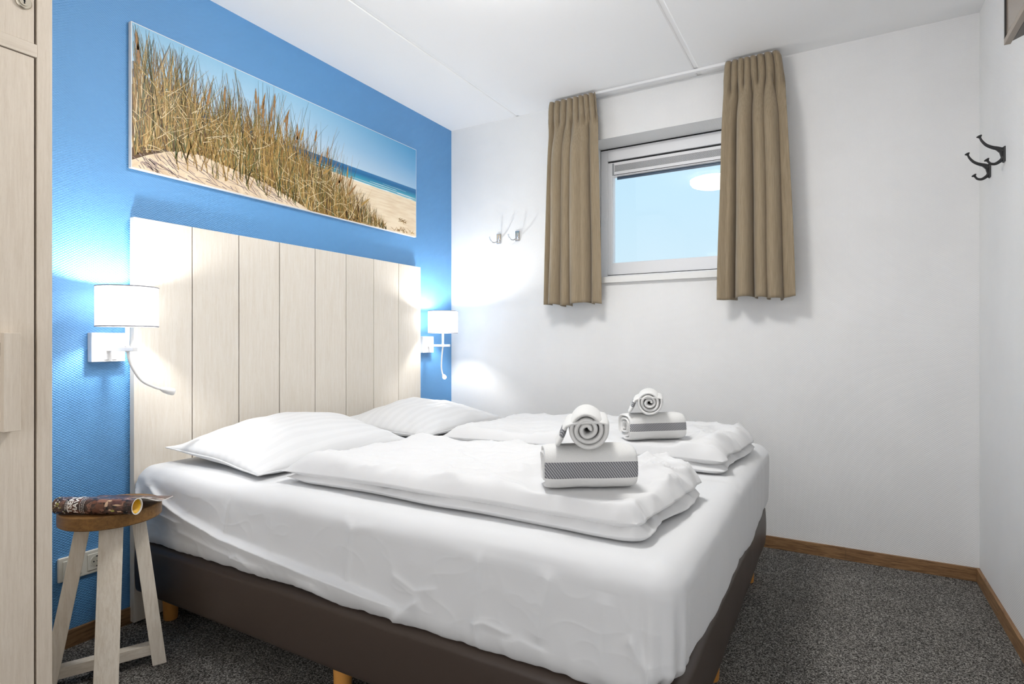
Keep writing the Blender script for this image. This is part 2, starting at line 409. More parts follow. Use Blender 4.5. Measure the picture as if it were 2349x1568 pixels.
v = objcoord(beach, (1, 1.5, 14)); L(beach, ramp(beach, noise_tex(beach, v, 5, 4), [(.3, (.76, .60, .41)), (.6, (.88, .75, .56))]), bsdf(beach).inputs['Base Color'])
sea = mat('print_sea', (.05, .25, .45), .38, .25)
t = N(sea, 'ShaderNodeTexCoord'); s_ = N(sea, 'ShaderNodeSeparateXYZ'); L(sea, t.outputs['Object'], s_.inputs[0])
mr = N(sea, 'ShaderNodeMapRange'); mr.inputs[1].default_value = .215; mr.inputs[2].default_value = .286; L(sea, s_.outputs['Z'], mr.inputs[0])
L(sea, ramp(sea, mr.outputs[0], [(0, (.22, .50, .58)), (.35, (.055, .32, .47)), (.7, (.022, .14, .33)), (1, (.05, .20, .42))]), bsdf(sea).inputs['Base Color'])
pm = [sky, sea, beach, sand, flat('print_foam', (.82, .87, .88)), flat('print_shadow', (.29, .215, .20)),
      flat('print_straw', (.60, .43, .19)), flat('print_gold', (.43, .27, .085)), flat('print_ochre', (.29, .17, .05)),
      flat('print_olive', (.17, .15, .045)), flat('print_umber', (.10, .058, .026)), flat('print_pale', (.74, .61, .38)), flat('print_seed', (.33, .18, .07)), flat('print_green', (.12, .145, .07))]
mb = MB()
def P3(u, v, k): return (.0197 + k*.0001, PY0+u, PZ0+v)
e = .003
def poly_uv(pts, k, mi):
    mb.add([P3(max(e, min(PW-e, u)), max(e, min(PH-e, v)), k) for u, v in pts], [tuple(range(len(pts)))], mi)
poly_uv([(0,0),(PW,0),(PW,PH),(0,PH)], 0, 0)
poly_uv([(.2,.10),(PW,.10),(PW,.286),(.2,.286)], 1, 1)
shore = [(.2,.238),(.69,.228),(.95,.226),(1.15,.222),(1.589,.213)]
for (u0,v0),(u1,v1) in zip(shore, shore[1:]): poly_uv([(u0,0),(u1,0),(u1,v1),(u0,v0)], 2, 2)
for c, v0, th, u0, u1 in [(0,.219,.006,.9,1.59),(1,.232,.004,1.05,1.59),(2,.243,.0035,1.2,1.42),(3,.246,.003,.6,1.0),(4,.235,.005,.55,.95),(5,.228,.004,1.42,1.59),(6,.254,.002,1.3,1.5)]:
    n = 24; top = []; bot = []
    for i in range(n+1):
        u = lerp(u0, u1, i/n); w = th*(.35+.65*noise.noise(Vector((u*14, c*3.1, 0)))**2*3) * math.sin(PI*min(1, max(.06, i/n)))**.4
        vv = v0 - .006*(u-1.1) + .002*noise.noise(Vector((u*9, c*7.7, 3)))
        top.append((u, vv+w)); bot.append((u, vv-w*.4))
    for i in range(n): poly_uv([bot[i], bot[i+1], top[i+1], top[i]], 3, 4)
dune = [(0,.028),(.06,.062),(.137,.097),(.20,.115),(.25,.121),(.32,.112),(.403,.095),(.543,.078),(.644,.057),(.73,.026),(.80,.001)]
for (u0,v0),(u1,v1) in zip(dune, dune[1:]): poly_uv([(u0,0),(u1,0),(u1,v1),(u0,v0)], 4.8, 3)
def blade(u, v, length, ang, curve, w, k, mi, seg=6, taper=1.0, hi=PH-e):
    pts = []; a = ang; x, y = u, v
    for i in range(seg+1):
        pts.append((x, y, a)); a += curve/seg
        x += math.sin(a)*length/seg; y += math.cos(a)*length/seg
    L_, R_ = [], []
    for i, (x, y, a) in enumerate(pts):
        if not (e < x < PW-e and e < y < hi): break
        ww = w*(1 - taper*(i/seg)**1.5)*.5 + .00025
        L_.append(P3(min(PW-e, max(e, x-math.cos(a)*ww)), min(PH-e, max(e, y+math.sin(a)*ww)), k)); R_.append(P3(min(PW-e, max(e, x+math.cos(a)*ww)), min(PH-e, max(e, y-math.sin(a)*ww)), k))
    n = len(L_)
    if n < 2: return
    mb.add(L_ + R_, [(i, n+i, n+i+1, i+1) for i in range(n-1)], mi)
R = random.Random(21)
def dv(u): return interp(dune, u)
# dense dark stand behind the blades
bk = [(0,.04,.30),(.06,.07,.31),(.13,.09,.29),(.20,.11,.27),(.235,.118,.22),(.30,.11,.17),(.38,.095,.21),(.46,.085,.20),(.56,.07,.20),(.66,.045,.19),(.76,.012,.165),(.86,.004,.13),(.98,.004,.10),(1.1,.004,.06),(1.22,.004,.02)]
for (u0,a0,b0),(u1,a1,b1) in zip(bk, bk[1:]): poly_uv([(u0,a0-.02 if a0 > .03 else .003),(u1,a1-.02 if a1 > .03 else .003),(u1,b1),(u0,b0)], 4.5, 10 if u0 < .5 else 8)
# shadows of the blades on the sand
for i in range(95):
    u = R.uniform(.02, .68); v0 = R.uniform(.0, 1)*max(.004, dv(u)-.006)
    blade(u, v0+.003, R.uniform(.04,.13), R.uniform(1.75, 2.5), R.uniform(-.5,.5), R.uniform(.0016,.0034), 5, 5)
for i in range(40):
    u = R.uniform(.0, .55); blade(u, dv(u)*R.uniform(.1,.9)+.003, R.uniform(.03,.09), R.uniform(-1.4,-.6), R.uniform(-.5,.5), .0022, 5, 5)
topk = [(0,.52),(.08,.47),(.16,.475),(.235,.455),(.255,.33),(.32,.345),(.36,.42),(.43,.40),(.52,.40),(.60,.40),(.70,.37),(.80,.325),(.9,.285),(1.0,.235),(1.1,.185),(1.2,.125),(1.3,.07),(1.36,.03)]
basek = [(0,.04),(.10,.09),(.25,.115),(.40,.095),(.55,.075),(.70,.035),(.80,.0),(.95,-.03),(1.36,-.02)]
def cols(r):
    return R.choices([6,7,8,9,10,11,13], weights=r)[0]
# undergrowth, dark then bright
for i in range(1700):
    u = R.uniform(0, 1.33)**1.0; b = interp(basek, u); tp = interp(topk, u); h = max(.03, tp-b)
    v = b + R.random()**1.6*h*.42
    blade(u, max(v, .003), R.uniform(.25,.6)*h*.8, R.gauss(.0, .42), R.gauss(0,.5), R.uniform(.0026,.0058), 6, cols([.5,3,7,3,13,0,2]))
for i in range(2300):
    u = R.uniform(0, 1.33); b = interp(basek, u); tp = interp(topk, u); h = max(.03, tp-b)
    if u > .245 and u < .30 and R.random() < .5: continue
    lf = R.betavariate(2.2, 1.6)
    v = b + R.random()**2*h*.35
    blade(u, max(v, .003), min(tp*1.04 - v, lf*h*1.05), R.gauss(.02, .17), R.gauss(.0,.28), R.uniform(.0020,.0042), 7 + R.random()*6, cols([2.5,8,9,3,7,1.2,2]), 7)
# long thin stems in the sky and across
for i in range(170):
    u = R.uniform(0, 1.05); b = interp(basek, u); tp = interp(topk, u)
    blade(u, max(.004, b+R.random()*.1), (tp-b)*R.uniform(.9,1.28), R.gauss(-.10 if u < .5 else .03, .14), R.gauss(0,.25), R.uniform(.0014,.0022), 14, R.choice([8,9,9,10,7,13]), 8)
for i in range(170):
    u = R.uniform(.0, 1.2); b = interp(basek, u); tp = interp(topk, u)
    blade(u, max(.004, b+R.random()*(tp-b)*.6), R.uniform(.05,.16), R.choice([-1,1])*R.uniform(.5,1.5), R.gauss(0,.4), R.uniform(.0014,.0024), 15, R.choice([6,11,11,7]), 6)
for i in range(110):       # stems standing on the dune face
    u = R.uniform(.15, .72); blade(u, dv(u)*R.uniform(.25,1)+.002, R.uniform(.06,.2), R.gauss(0,.22), R.gauss(0,.3), R.uniform(.002,.0032), 15, R.choice([9,13,8,7]), 6)
heads = [(.503,.475,-.02),(.515,.445,.0),(.551,.475,.22),(.601,.491,.06),(.588,.44,.12),(.546,.44,.12),(.679,.446,.38),(.672,.424,.15),(.761,.39,.25),(.741,.372,.36),(.724,.394,.05),(.839,.404,.22),(.909,.346,.16),(.872,.306,.3),(.36,.43,.05),(.30,.41,.2),(.015,.50,-.1),(.022,.46,-.05),(1.0,.25,.3),(1.04,.285,.1),(.94,.25,.9),(1.01,.215,.8),(1.1,.20,.7),(1.07,.24,.35),(1.2,.15,.9)]
for hu, hv, ha in heads:
    hl = R.uniform(.062, .085)
    bu, bv = hu - math.sin(ha)*hl, hv - math.cos(ha)*hl
    n = 9; Lp, Rp = [], []
    for i in range(n):
        q = i/(n-1); ww = .0052*math.sin(PI*min(1, .12+.88*q))**.7*(1.05-.55*q) + .0006
        cu, cv = lerp(bu, hu, q), lerp(bv, hv, q); ww *= 1+.2*math.sin(i*2.4)
        Lp.append(P3(max(e, cu-math.cos(ha)*ww), cv+math.sin(ha)*ww, 17)); Rp.append(P3(max(e, cu+math.cos(ha)*ww), cv-math.sin(ha)*ww, 17))
    mb.add(Lp+Rp, [(i, n+i, n+i+1, i+1) for i in range(n-1)], 12 if R.random() < .75 else 7)
    blade(bu - .05*math.sin(ha*.4), max(.01, bv-.14), .145, ha*.4, ha*.35, .0022, 16, 8, 6, .3)
for i in range(26):        # driftwood and tufts in the right corner
    blade(R.uniform(1.38,1.57), R.uniform(.004,.03), R.uniform(.01,.04), R.uniform(-1.5,1.5), R.gauss(0,.6), .003, 8, R.choice([7,8,12]), 4)
for i in range(16): blade(1.43+R.uniform(0,.055), .085-R.uniform(0,.02), .02, R.uniform(.8,2.2), .4, .0035, 8, R.choice([7,12,8]), 4)
mb.build('print', pm, pic)

# ---------------------------------------------------------------- bed base
bed = thing('bed_base', (1.0, -1.17, 0), 'dark brown leatherette bed base on round orange legs', 'bed')
def rounded_box(lo, hi, r, n, disp=None):
    """grid box with rounded edges; n = divisions along x, y, z"""
    mb = MB(); c = [(a+b)/2 for a, b in zip(lo, hi)]; h = [(b-a)/2 for a, b in zip(lo, hi)]
    def pt(p):
        q = [max(-h[k]+r, min(h[k]-r, p[k])) for k in range(3)]
        d = Vector([p[k]-q[k] for k in range(3)])
        nn = d.normalized() if d.length > 1e-9 else Vector((0,0,0))
        w = Vector([c[k]+q[k] for k in range(3)]) + nn*r
        if disp:
            return disp(w, nn)
        return w
    def coords(k):
        N_ = n[k]; hk = h[k]; m = 5
        inner = [lerp(-hk+r, hk-r, i/N_) for i in range(N_+1)]
        edge = [(-hk + r - r*math.tan(PI/4*(i/m))) for i in range(m, 0, -1)]
        return edge + inner + [-a for a in reversed(edge)]
    X, Y, Z = coords(0), coords(1), coords(2)
    def face(A, B, f, flip):
        nu, nv = len(A), len(B)
        vs = [f(a, b) for b in B for a in A]; fs = []
        for j in range(nv-1):
            for i in range(nu-1):
                q = (j*nu+i, j*nu+i+1, (j+1)*nu+i+1, (j+1)*nu+i); fs.append(q[::-1] if flip else q)
        mb.add([pt(v) for v in vs], fs)
    face(X, Y, lambda a, b: (a, b, h[2]), False); face(X, Y, lambda a, b: (a, b, -h[2]), True)
    face(X, Z, lambda a, b: (a, -h[1], b), False); face(X, Z, lambda a, b: (a, h[1], b), True)
    face(Y, Z, lambda a, b: (h[0], a, b), False); face(Y, Z, lambda a, b: (-h[0], a, b), True)
    return mb
BX0, BX1, BY0, BY1 = .041, 1.940, -1.979, -.358
def base_disp(w, n):
    q = (w.z-.22)/.1
    b = .006*(1-min(1, q*q)) + .0025*noise.noise(w*6)
    if w.x < .06: b = 0
    return w + Vector((n.x, n.y, 0))*b
mb = rounded_box((BX0, BY0, .122), (BX1, BY1, .306), .022, (60, 50, 10), base_disp)
mb.build('upholstered_box', M['leather'], bed, smooth=True, merge=.0004)
for (x, y) in [(.10,-1.88),(1.0,-1.905),(1.87,-1.90),(1.886,-1.285),(1.886,-.485),(.10,-.45)]:
    mb = MB(); mb.tube([(x,y,0),(x,y,.004),(x,y,.10),(x,y,.13)], [.021,.0235,.027,.027], 24); mb.build('leg', M['beech'], bed, smooth=True)

# ---------------------------------------------------------------- mattress in a fitted sheet
def ridge(px, pz, poly, amp, w_up, w_dn, taper=.12):
    best = None; acc = 0; tot = sum(math.dist(a, b) for a, b in zip(poly, poly[1:])); res = 0
    for a, b in zip(poly, poly[1:]):
        dx, dz = b[0]-a[0], b[1]-a[1]; ln = math.hypot(dx, dz)
        t = ((px-a[0])*dx + (pz-a[1])*dz)/(ln*ln); tc_ = max(0, min(1, t))
        cx, cz = a[0]+tc_*dx, a[1]+tc_*dz; d = math.hypot(px-cx, pz-cz)
        side = dx*(pz-a[1]) - dz*(px-a[0])
        s_ = (acc + tc_*ln)/tot
        if best is None or d < best[0]: best = (d, side, s_)
        acc += ln
    d, side, s_ = best
    w = w_up if side > 0 else w_dn
    return amp*math.exp(-(d/w)**1.4)*min(1, s_/taper, (1-s_)/taper)
CREASES = [   # on the long near side, (x, z) with amplitude and width above / below
    ([(.10,.545),(.20,.505),(.278,.475),(.387,.446),(.586,.412),(.817,.394),(1.006,.380),(1.179,.370),(1.33,.352)], .016, .0055, .045),
    ([(.13,.470),(.24,.440),(.38,.425)], .008, .006, .02),
    ([(.06,.520),(.12,.470),(.20,.43)], .009, .008, .02),
    ([(.05,.47),(.09,.42),(.15,.36)], .009, .008, .018),
    ([(.30,.40),(.55,.372),(.80,.352)], .004, .008, .02),
    ([(1.119,.545),(1.108,.46),(1.099,.37)], .004, .006, .016),
    ([(1.517,.545),(1.508,.42),(1.504,.312)], .004, .006, .016),
    ([(1.695,.53),(1.676,.45),(1.662,.37)], .0055, .016, .022),
    ([(1.817,.51),(1.810,.42),(1.806,.33)], .0055, .016, .022),
    ([(1.232,.309),(1.284,.352),(1.347,.395)], .006, .007, .016),
    ([(1.07,.55),(1.12,.528),(1.20,.540)], .004, .006, .012),
    ([(.90,.345),(.98,.352),(1.06,.322),(1.13,.305)], .005, .008, .02),
    ([(.62,.36),(.66,.375),(.72,.352)], .004, .006, .012),
    ([(.60,.53),(.59,.46),(.58,.42)], .0025, .005, .012),
    ([(1.49,.375),(1.53,.385),(1.60,.375)], .004, .006, .012),
    ([(1.25,.44),(1.33,.41),(1.40,.43)], .003, .007, .02),
    ([(1.56,.35),(1.62,.37),(1.69,.36)], .003, .007, .02),
    ([(1.86,.44),(1.90,.38),(1.91,.32)], .006, .008, .016),
]
def sheet_disp(w, n):
    v = Vector(w)
    # the hem: the sheet follows a wavy line over the base
    hem = .296 + .006*noise.noise(Vector((w.x*4, w.y*4, 0))) + .010*noise.noise(Vector((w.x*1.3, w.y*1.3, 5)))
    if w.x > 1.9: hem += -.02 + .05*sstep(-.9, -1.95, w.y) + .012*math.sin(w.y*9)
    k = sstep(.42, .302, w.z)
    v.z += (hem-.302)*k
    amp = 0
    if n.y < -.02:
        full = amp
        for pl, a, wu, wd in CREASES: amp += 1.35*ridge(w.x, w.z, pl, a, wu, wd)
        amp += .004*sstep(.57, .46, w.z)*sstep(.30, .36, w.z) - .002
        g = max(0, 1-(w.x-.04)/.30)
        amp += g*.006*noise.noise(Vector((w.x*20-w.z*26, w.z*7+w.x*8, 2)))
        amp += .0012*noise.noise(Vector((w.x*11, w.z*24, 1))) + .0022*noise.noise(Vector((w.x*3.2, w.z*5, 8)))
        q1 = 1-abs(noise.noise(Vector((w.x*7+w.z*5, w.z*9-w.x*3, 12)))); q2 = 1-abs(noise.noise(Vector((w.x*9-w.z*8, w.z*12+w.x*4, 15))))
        amp += .0012*q1**9 + .0010*q2**10
        low = sstep(.40, .31, w.z)
        amp += low*.0035*noise.noise(Vector((w.x*34, w.z*8, 4)))
        amp *= (1-max(0, n.z)**.7)*sstep(.0, .8, -n.y)
    ax_ = 0
    if n.x > .02:
        ax_ += .0035*noise.noise(Vector((w.y*13, w.z*2.2, 6)))*sstep(.56, .45, w.z) + .003*noise.noise(Vector((w.y*3, w.z*3, 9)))
        ax_ -= .004*sstep(.5, .30, w.z)
        amp += ax_*(1-max(0, n.z)**.7)*sstep(.0, .8, n.x)
    cx = max(0, 1-math.hypot((w.x-1.955)/.10, (w.y+1.98)/.10))
    if cx > 0:                                   # gathered corner at the foot
        th = math.atan2(w.y+1.90, w.x-1.88)
        amp += cx**.7*.007*math.sin(th*15+w.z*4)*sstep(.56, .42, w.z)
    if n.z > .5:
        amp += .004*noise.noise(Vector((w.x*2.2, w.y*2.2, 3))) + .0014*noise.noise(Vector((w.x*9, w.y*9, 3)))
        amp -= .004*math.exp(-((w.y+1.17)/.03)**2)
    v += n*amp
    if n.z < -.5: v.z = max(v.z, .3065)
    v.x = max(v.x, .0385); v.z = min(v.z, .5785)
    return v
mb = rounded_box((.040, -1.985, .303), (1.962, -.362, .574), .058, (420, 170, 84), sheet_disp)
o = mb.build('mattress', M['sheet'], None, smooth=True, merge=.0003, origin=(1.0, -1.17, .303))
tag(o, 'thick double mattress in a creased white fitted sheet on the brown base', 'mattress')

# ---------------------------------------------------------------- pillows
def pillow(cx, cy, w, h, rot, H, z0, seed, label, tiltx=0, tilty=0):
    mb = MB(); nu, nv = 70, 70
    ca, sa = math.cos(rot), math.sin(rot)
    def surf(sgn):
        def f(a, b):
            u, v = 2*a-1, 2*b-1
            u = math.copysign(abs(u)**.8, u); v = math.copysign(abs(v)**.8, v)
            px = w/2*u*(1-.05*(1-v*v)); py = h/2*v*(1-.06*(1-u*u))
            e_ = max(0, (1-u**2))**.62*max(0, (1-v**2))**.62
            t = H*e_
            wr = .010*noise.noise(Vector((u*2.2+seed, v*2.2, seed))) + .006*noise.noise(Vector((u*5+v*2, v*2+seed, 3)))
            ed = min(1-abs(u), 1-abs(v)); wr += .006*noise.noise(Vector((u*13, v*13, seed)))*math.exp(-ed*7)
            seam = .034 + tiltx*u + tilty*v + .008*noise.noise(Vector((u*1.5, v*1.5, seed+4)))
            if sgn > 0: z = z0 + seam + t + wr*min(1, ed*8)
            else: z = z0 + seam - min(max(.004, seam-.003), t*.6)
            return (cx + px*ca - py*sa, cy + px*sa + py*ca, z)
        return f
    mb.grid(surf(1), nu, nv); mb.grid(surf(-1), nu, nv, flip=True)
    o = mb.build('pillow', M['pillow'], None, smooth=True, merge=.0003)
    # piped edge
    pp = MB(); f = surf(1); ring = []
    for k in range(60): ring.append(f(k/60, 0))
    for k in range(60): ring.append(f(1, k/60))
    for k in range(60): ring.append(f(1-k/60, 1))
    for k in range(61): ring.append(f(0, 1-k/60))
    pp.tube(ring, .0028, 6); pp.build('piped_seam', M['pillow'], o, smooth=True)
    return tag(o, label, 'pillow', 'pillows at the head of the bed')
pillow(.385, -1.555, .56, .70, math.radians(-3), .116, .579, 1.3, 'plump white striped pillow nearer the wooden stool', -.012, .004)
pillow(.385, -.775, .56, .70, math.radians(2), .101, .579, 5.1, 'white pillow in the corner below the lit reading light', -.012, .0)

# ---------------------------------------------------------------- duvets
def wr3(x, y, s):
    return noise.noise(Vector((x, y, s)))
def duvet(corners, layers, seed, label):
    """corners: near-head, near-foot, far-foot, far-head; layers: (z of the seam, height up, height down, inset at foot)"""
    mb = MB()
    for li, (zs, up, dn, off, offy) in enumerate(layers):
        nu, nv = 130, 90
        A, B, C_, D = [Vector((*c, 0)) for c in corners]
        def foot(a, b):
            p = (A*(1-a)+B*a)*(1-b) + (D*(1-a)+C_*a)*b
            p = Vector(p)
            edge_u = 1-2*min(a, 1-a); edge_v = 1-2*min(b, 1-b)
            j = .012*wr3(a*4+li*3, b*4, seed) + .006*wr3(a*11, b*11, seed+2+li)
            p.x += j*edge_u + off*a + (.006*math.sin(b*9+seed))*max(0, a*2-1)*edge_u
            p.y += (.010*wr3(a*5, li*2.1, seed+7))*edge_v + offy*(1-b)
            # corners stick out a little
            if li == 0:
                p.x += .016*(1-a)**3; p.y += .010*(1-b)**3*(1-a)**.5
            rc = (a > .5)*max(0, edge_u-.90)*max(0, edge_v-.86)/(.1*.14)
            p.x -= (1 if a > .5 else -1)*.014*rc; p.y -= (1 if b > .5 else -1)*.010*rc
            return p
        def surf(sgn):
            def f(a, b):
                a2 = .5 - .5*math.cos(PI*a); a2 = lerp(a, a2, .75); b2 = .5 - .5*math.cos(PI*b); b2 = lerp(b, b2, .75)
                p = foot(a2, b2)
                eu = 1-(1-min(1, a2/.10))**2.2; eu2 = 1-(1-min(1, (1-a2)/.05))**2.2
                ev = 1-(1-min(1, min(b2, 1-b2)/.085))**2.2
                pf = (eu*eu2*ev)
                x, y = p.x, p.y
                seamz = zs + .0045*wr3(x*6, y*6, seed+li) - (.012*(1-a2)**4 if li else 0)
                if sgn > 0:
                    big = .016*wr3(x*2.4, y*3.0, seed) + .010*wr3(x*5, y*6, seed+1)
                    r = 1-abs(wr3(x*5+y*3, y*9-x*4, seed+3)); r2 = 1-abs(wr3(x*10-y*6, y*13+x*3, seed+5))
                    r3 = 1-abs(wr3(x*7-y*15, y*6+x*9, seed+11))
                    fe = .55+.9*a2*a2
                    fine = (.0095*(r**6) + .0075*(r2**8) + .0085*(r3**9) + .0022*wr3(x*24, y*24, seed))*fe
                    foldz = .0
                    if li == len(layers)-1:
                        foldz = .010*math.exp(-((1-a2)/.16)**2)*wr3(y*20, x*4, seed+9)
                    z = seamz + (up*(.85+.15*a2) + big + fine + foldz)*pf
                    for tx_, ty_ in ((1.672, -1.742), (1.612, -.996)):     # pressed flat under the towels
                        dd = math.hypot(x-tx_, y-ty_)
                        if li and dd < .20: z = lerp(z, min(z, .6545), sstep(.20, .135, dd))
                else:
                    z = max(.5795, seamz - dn*min(1, pf*1.3))
                return (x, y, z)
            return f
        mb.grid(surf(1), nu, nv); mb.grid(surf(-1), nu, nv, flip=True)
    o = mb.build('duvet', M['duvet'], None, smooth=True, merge=.0003)
    # piped seam of the upper layer along its rim
    return tag(o, label, 'duvet', 'duvets laid on the bed')
LAY = [(.592, .020, .0165, .0, 0), (.620, .046, .016, -.004, .003)]
duvet([(.705, -1.885), (1.862, -1.885), (1.895, -1.40), (.72, -1.27)], LAY, 2.2, 'folded white duvet on the near half of the bed, under the larger towels')
duvet([(.745, -1.115), (1.895, -1.135), (1.935, -.585), (.74, -.47)], LAY, 8.4, 'folded white duvet on the half of the bed by the back wall')

# ---------------------------------------------------------------- towels
def towel(name, label, c, axis, length, rx, rz, turns, thick, stripe, seed, r_in=.22, squareness=2.0, tail=None, start=0.0, lat_off=0):
    """a rolled or folded towel: a thick strip wound in a flattened spiral, extruded along its axis"""
    ax = Vector((math.cos(axis), math.sin(axis), 0)); side = Vector((-ax.y, ax.x, 0)); up = Vector((0,0,1))
    path = []; n = int(turns*40)
    for i in range(n+1):
        q = i/n; th = start + turns*2*PI*q
        k = lerp(r_in, 1, q)
        ct, st = math.cos(th), math.sin(th)
        p = squareness
        d = (abs(ct)**p + abs(st)**p)**(-1/p)
        k *= 1 + .13*noise.noise(Vector((th*.8, seed, q*3))) * (1-.7*q)
        path.append((rx*k*d*ct, rz*k*d*st))
    if tail: path += tail
    # arc length
    s_ = [0]
    for a, b in zip(path, path[1:]): s_.append(s_[-1] + math.dist(a, b))
    tot = s_[-1]
    m2 = MB(); nl = 12
    nrm = []
    for i in range(len(path)):
        a = path[max(0, i-1)]; b = path[min(len(path)-1, i+1)]
        d = Vector((b[0]-a[0], b[1]-a[1])).normalized(); nrm.append((d.y, -d.x))
    zmin = min(p[1] for p in path) - thick/2
    base = Vector(c) + up*(-zmin)
    def P(i, j, sg):
        tt = j/(nl-1); l = (tt-.5)*length
        x, z = path[i]; nx, nz = nrm[i]
        edge = abs(2*tt-1); th_ = thick*.5*(1 - .55*max(0, edge-.85)/.15)
        shift = .008*noise.noise(Vector((i*.06, seed, 1.0)))*edge*edge
        wob = .0022*noise.noise(Vector((i*.09+seed, tt*4, 0)))
        zz = z + sg*nz*th_ + nz*wob
        return base + ax*(l + shift*(1 if tt > .5 else -1)) + side*(x + sg*nx*th_ + nx*wob) + up*max(zz, zmin)
    np_ = len(path)
    vs = []; 
    for sg in (1, -1):
        for i in range(np_):
            for j in range(nl): vs.append(P(i, j, sg))
    def idx(sg, i, j): return (0 if sg > 0 else np_*nl) + i*nl + j
    fs = []; ms_ = []
    for i in range(np_-1):
        u = (s_[i]+s_[i+1])/2
        mi = 1 if stripe[0] < tot-u < stripe[1] else 0
        if len(stripe) > 2: mi = 1 if (i > np_-46 and path[i][0] < -.3*rx and stripe[2]*rz < path[i][1] < stripe[3]*rz) else 0
        for j in range(nl-1):
            fs.append((idx(1,i,j), idx(1,i+1,j), idx(1,i+1,j+1), idx(1,i,j+1))); ms_.append(mi)
            fs.append((idx(-1,i,j), idx(-1,i,j+1), idx(-1,i+1,j+1), idx(-1,i+1,j))); ms_.append(mi)
        for j, fl in ((0, 0), (nl-1, 1)):
            q = (idx(1,i,j), idx(-1,i,j), idx(-1,i+1,j), idx(1,i+1,j)); fs.append(q[::-1] if fl else q); ms_.append(mi)
    for i in (0, np_-1):
        for j in range(nl-1):
            q = (idx(1,i,j), idx(1,i,j+1), idx(-1,i,j+1), idx(-1,i,j)); fs.append(q if i == 0 else q[::-1]); ms_.append(0)
    m2.v = [tuple(v) for v in vs]; m2.f = fs; m2.m = ms_
    o = m2.build(name, [M['terry'], M['stripe']], None, smooth=True, sub=1)
    return tag(o, label, 'towel', 'white towels with a grey stripe')
T1 = math.radians(34); T2 = math.radians(42)
ZD = .660
TAIL = [(.050,.016),(.054,.000),(.061,-.018),(.068,-.032),(.074,-.040)]
towel('folded_towel', 'larger folded white towel with grey stripe on the near duvet', (1.676, -1.745, ZD-.004), T1, .225, .060, .048, 3.0, .0135, (0, 0, -.30, .36), 1, .2, 3.2, None, -PI*.45)
towel('rolled_towel', 'rolled white towel on top of the near folded towel', (1.672, -1.732, ZD+.097), math.radians(112), .20, -.047, .045, 3.1, .0135, (.018, .044), 2, .15, 2.0, TAIL, -PI*2.05)
towel('folded_towel', 'folded white towel with grey stripe on the duvet by the back wall', (1.624, -.994, ZD-.004), T2, .225, .056, .044, 3.0, .013, (0, 0, -.30, .32), 3, .2, 3.2, None, -PI*.45)
towel('rolled_towel', 'small rolled white towel on top of the far folded towel', (1.612, -.988, ZD+.090), math.radians(106), .20, -.044, .043, 3.1, .013, (.018, .044), 4, .15, 2.0, [(a_*.95, b_*.95) for a_, b_ in TAIL], -PI*2.05)

# ---------------------------------------------------------------- curtains and rail
rail = tag(quick_box('curtain_rail', (.80, -.086, 2.386), (1.955, -.062, 2.4), M['alu'], None, .002), 'thin white curtain rail along the ceiling above the window', 'rail')
def curtain(tx0, tx1, bx0, bx1, knots, npl, seed, label):
    mb = MB(); nu, nv = 260, 70
    z0, z1 = 1.22, 2.386
    def f(a, b):
        t = 1-b                      # 0 at the top
        h = t*(z1-z0)
        x0 = lerp(tx0, bx0, t**.55); x1 = lerp(tx1, bx1, t**.55)
        big = cinterp(knots, a); big = 2*((big+1)/2)**.6 - 1
        amp = .072*sstep(.04, .36, h)*(.8+.2*t)
        ph = a*npl*2*PI + .9*math.sin(a*7+seed)
        pl = math.sin(ph); pl = 2*((pl+1)/2)**.65 - 1
        g = (cinterp(knots, min(1, a+.012)) - cinterp(knots, max(0, a-.012)))/.024
        pa = .019*(1-sstep(.075, .20, h))*(1 - .35*math.exp(-((h-.085)/.02)**2))
        y = -.098 - big*amp + .012*t - pl*pa - .004*noise.noise(Vector((a*6, h*3, seed)))
        x = lerp(x0, x1, a) - .0062*math.cos(ph)*(1-sstep(.07, .16, h)) - .0006*g*sstep(.05, .30, h)*min(1, 12*a, 12*(1-a)) + .010*noise.noise(Vector((a*3, h*1.5, seed+3)))*t
        z = z1 - h + (.006*math.sin(a*9+seed)+.004*big)*t + (.0015*math.cos(ph))*(1-t)**10
        return (x, min(y, -.028), min(z, 2.396))
    mb.grid(f, nu, nv)
    o = mb.build('curtain', M['curtain'], None, smooth=True, solid=.003)
    return tag(o, label, 'curtain', 'brown curtains at the window')
curtain(.782, 1.056, .730, 1.094, [(0,-.2),(.1,-.8),(.2,.8),(.32,-.9),(.385,.5),(.44,-.7),(.58,1),(.70,.5),(.79,-1),(.88,0),(1,.15)], 8, 1.0, 'brown curtain left of the window, nearer the blue wall')
curtain(1.738, 1.978, 1.700, 2.046, [(0,.25),(.13,.0),(.25,-.85),(.35,1),(.5,-.9),(.58,.75),(.68,-.8),(.745,.7),(.80,-1),(.9,.0),(1,.25)], 8, 4.0, 'brown curtain right of the window, nearer the black hooks')

